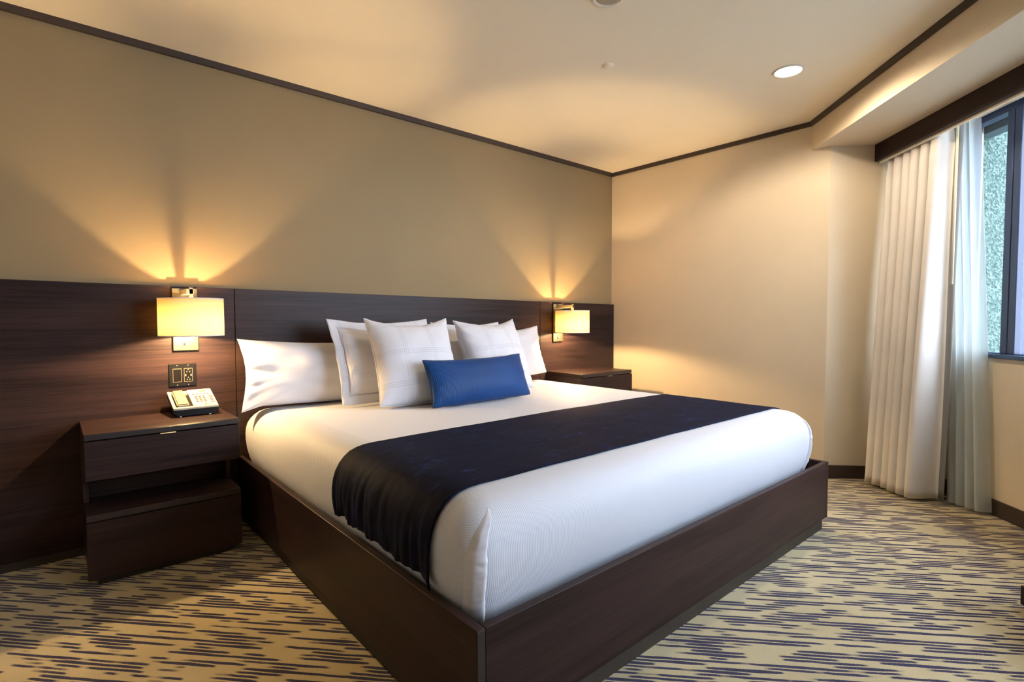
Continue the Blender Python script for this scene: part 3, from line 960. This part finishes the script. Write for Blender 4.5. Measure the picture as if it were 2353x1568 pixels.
# ------------------------------------------------------------------ telephone
PX0, PX1, PYF, PYB, PZ = -3.440, -3.256, -0.240, -0.062, 0.6105
ph = empty('telephone', ((PX0 + PX1) / 2, (PYF + PYB) / 2, PZ + 0.0008), 0, 'cream and black desk telephone with keypad on the nightstand', 'telephone')
pw, pd = PX1 - PX0, PYB - PYF
def wedge(name, x0, x1, f0, f1, z0f, z1f, z0b, z1b, mat, par, bev=0.0015):
    """x range, depth fraction f0..f1 (0 front), bottom and top heights at front and back"""
    y0 = -pd / 2 + pd * f0; y1 = -pd / 2 + pd * f1
    v = [(x0, y0, z0f), (x1, y0, z0f), (x1, y1, z0b), (x0, y1, z0b), (x0, y0, z1f), (x1, y0, z1f), (x1, y1, z1b), (x0, y1, z1b)]
    bm = bmesh.new(); vs = [bm.verts.new(a) for a in v]
    for f in ((0, 3, 2, 1), (4, 5, 6, 7), (0, 1, 5, 4), (1, 2, 6, 5), (2, 3, 7, 6), (3, 0, 4, 7)):
        bm.faces.new([vs[i] for i in f])
    if bev: bmesh.ops.bevel(bm, geom=list(bm.edges), offset=bev, segments=2, affect='EDGES')
    return bmobj(name, bm, mat, par)
H = pw / 2
wedge('base', -H + 0.012, H - 0.012, 0.04, 0.96, 0.004, 0.022, 0.004, 0.070, M_black, ph)
wedge('lower_shell', -H, H, 0.0, 1.0, 0.014, 0.034, 0.070, 0.086, M_black, ph)
wedge('front_lip', -H, H, 0.0, 0.07, 0.032, 0.042, 0.036, 0.046, M_cream, ph)
wedge('cradle_left', -H, -H + 0.012, 0.07, 1.0, 0.034, 0.046, 0.082, 0.101, M_cream, ph)
wedge('cradle_bed', -H + 0.012, -H + 0.082, 0.88, 1.0, 0.078, 0.090, 0.084, 0.100, M_cream, ph)
kp = wedge('keypad_panel', -H + 0.082, H, 0.07, 1.0, 0.034, 0.046, 0.082, 0.104, M_cream, ph)
wedge('handset', -H + 0.017, -H + 0.066, 0.08, 0.96, 0.036, 0.057, 0.084, 0.107, M_tan, ph, 0.005)
def topz(f): return 0.0462 + (0.104 - 0.0462) * (f - 0.07) / 0.93
def key(name, x, f, w, l, mat):
    y0 = f - l / 2; y1 = f + l / 2
    wedge(name, x - w / 2, x + w / 2, y0, y1, topz(y0) - 0.001, topz(y0) + 0.0022, topz(y1) - 0.001, topz(y1) + 0.0022, mat, kp, 0.0)
for a in range(4):
    for b in range(3):
        key('number_key', -H + 0.106 + b * 0.0165, 0.28 + a * 0.095, 0.0095, 0.055, M_key)
for b in range(5):
    key('function_key', -H + 0.100 + b * 0.0155, 0.70, 0.009, 0.022, M_key)
for a in range(5):
    key('speed_key', H - 0.016, 0.20 + a * 0.095, 0.014, 0.022, M_key)
key('display_label', -H + 0.145, 0.86, 0.030, 0.045, M_tan)
key('message_lamp', -H + 0.135, 0.105, 0.008, 0.035, M_red)
for x in (-H + 0.028, H - 0.035):
    for y in (-pd / 2 + 0.015, pd / 2 - 0.02):
        o = cyl('foot', (x, y, 0.0), (x, y, 0.006), 0.006, M_white, ph, 12)

# ------------------------------------------------------------------ ceiling fittings
def downlight(x, y, lit, label, rad=0.062, power=1.0):
    r = empty('ceiling_downlight', (x, y, CZ), 0, label, 'ceiling light', 'round recessed ceiling lights')
    lathe('trim_ring', [(rad, -0.0005), (rad + 0.006, -0.006), (rad + 0.014, -0.004), (rad + 0.016, 0.0), (rad, -0.0005)], M_white, r, 40)
    lathe('lens', [(0.0, -0.0045), (rad * 0.7, -0.0035), (rad, -0.001)], M_lens if lit else M_cream, r, 40)
    if lit:
        ld = bpy.data.lights.new('downlight_lamp', 'SPOT')
        ld.energy = DOWN_E * power; ld.color = WARMW; ld.shadow_soft_size = 0.04
        ld.spot_size = math.radians(168); ld.spot_blend = 0.35
        lo = bpy.data.objects.new('downlight_lamp', ld); link(lo, r); lo.location = (0, 0, -0.03)
    return r
downlight(-0.873, -1.860, True, 'bright lit recessed ceiling downlight near the window soffit')
downlight(-2.104, -1.650, False, 'unlit round ceiling fitting cut off by the top edge of the picture', 0.05)
sp = empty('sprinkler_cover', (-1.645, -1.280, CZ), 0, 'small flush round sprinkler cover plate on the ceiling above the bed', 'sprinkler cover')
lathe('cover_plate', [(0, -0.0022), (0.030, -0.002), (0.032, 0.0)], M_ceil, sp, 32)

# ------------------------------------------------------------------ curtains (in the window wall frame)
def curtain(name, pathfn, z0, z1, nz, ns, mat, thick=0.0):
    v, f = [], []
    for i in range(nz + 1):
        q = i / nz
        z = z0 + (z1 - z0) * q
        for j in range(ns + 1):
            t, o = pathfn(j / ns, q)
            v.append((t, o, z))
    for i in range(nz):
        for j in range(ns):
            a = i * (ns + 1) + j
            f.append((a, a + 1, a + ns + 2, a + ns + 1))
    o = mesh(name, v, f, mat, None, True)
    o.location = AO; o.rotation_euler = (0, 0, AW)
    if thick:
        md = o.modifiers.new('thickness', 'SOLIDIFY'); md.thickness = thick; md.offset = 0
    return o
def drape_path(s, q):
    # s: 0 at the alcove corner .. 1 at the leading fold
    NF = 5.5
    m = s
    b_t, b_o = lerp(0.125, 0.445, m), lerp(0.262, 0.345, m)
    t_t, t_o = lerp(0.060, 0.530, m), 0.352
    t = lerp(b_t, t_t, q); o = lerp(b_o, t_o, q ** 0.8)
    amp = lerp(0.072, 0.044, sstep(q * 1.1)) * (1 + 0.35 * noise.noise(Vector((m * 6, 0.3, 1.1))))
    if q > 0.94: amp *= 1 - 0.5 * sstep((q - 0.94) / 0.06)
    ph = 2 * math.pi * (NF * m + 0.15 * noise.noise(Vector((m * 3, q * 1.2, 2.2))))
    o -= amp * math.cos(ph)
    t += lerp(0.013, 0.010, q) * math.sin(2 * ph) + 0.006 * math.sin(ph)
    o = min(o, 0.415)
    if q > 0.88: o = max(o, lerp(0.0, 0.312, min(1, (q - 0.88) / 0.05)))
    return t, o
def lining_path(e, q):
    t, o = drape_path(1.0, q)
    return t + 0.030 * math.sin(e * math.pi) * (1 - q * 0.5) + 0.012 * e, lerp(o, 0.424, sstep(e))
DRAPE = empty('window_drape', AO, AW, 'heavy ivory pleated drape drawn to the side of the window', 'curtain')
def as_part(o):
    o.location = (0, 0, 0); o.rotation_euler = (0, 0, 0); o.parent = DRAPE
as_part(curtain('pleated_fabric', drape_path, 0.018, 2.149, 46, 220, M_drape, 0.004))
as_part(curtain('lining', lining_path, 0.022, 2.149, 30, 14, M_lining, 0.003))
def sheer_path(s, q):
    b_t, b_o = lerp(0.475, 0.640, s), lerp(0.470, 0.525, s)
    t_t, t_o = lerp(0.365, 0.500, s), lerp(0.470, 0.510, s)
    t = lerp(b_t, t_t, q); o = lerp(b_o, t_o, q)
    amp = lerp(0.036, 0.020, q)
    ph = 2 * math.pi * (3.6 * s + 0.18 * noise.noise(Vector((s * 2, q * 1.5, 6.2))))
    return t + amp * 0.3 * math.sin(ph), min(0.560, max(0.436, o + 0.012 - amp * math.cos(ph)))
sh = curtain('sheer_curtain', sheer_path, 0.016, 2.150, 40, 110, M_sheer, 0.0)
tag(sh, 'translucent white sheer curtain hanging between the drape and the glass', 'curtain')
wd = cyl('curtain_wand', tuple(W(0.572, 0.372, 2.140)), tuple(W(0.548, 0.384, 1.245)), 0.006, M_wand, None, 12)
tag(wd, 'thin ivory pull wand hanging at the leading edge of the drape', 'curtain wand')

# ------------------------------------------------------------------ low furniture cut off at the right edge
ot = empty('low_ottoman', W(1.603, -0.074), AW, 'dark wood base of a low seat just entering at the right edge', 'ottoman')
box('base_frame', (0.0, 0.0, 0.016), (0.85, 0.55, 0.086), M_woodX, ot, 0.003)
box('plinth', (0.02, 0.02, 0.0), (0.83, 0.53, 0.0155), M_plinth, ot)
box('seat_block', (0.10, 0.03, 0.0865), (0.82, 0.52, 0.40), M_drape, ot, 0.03, 4)
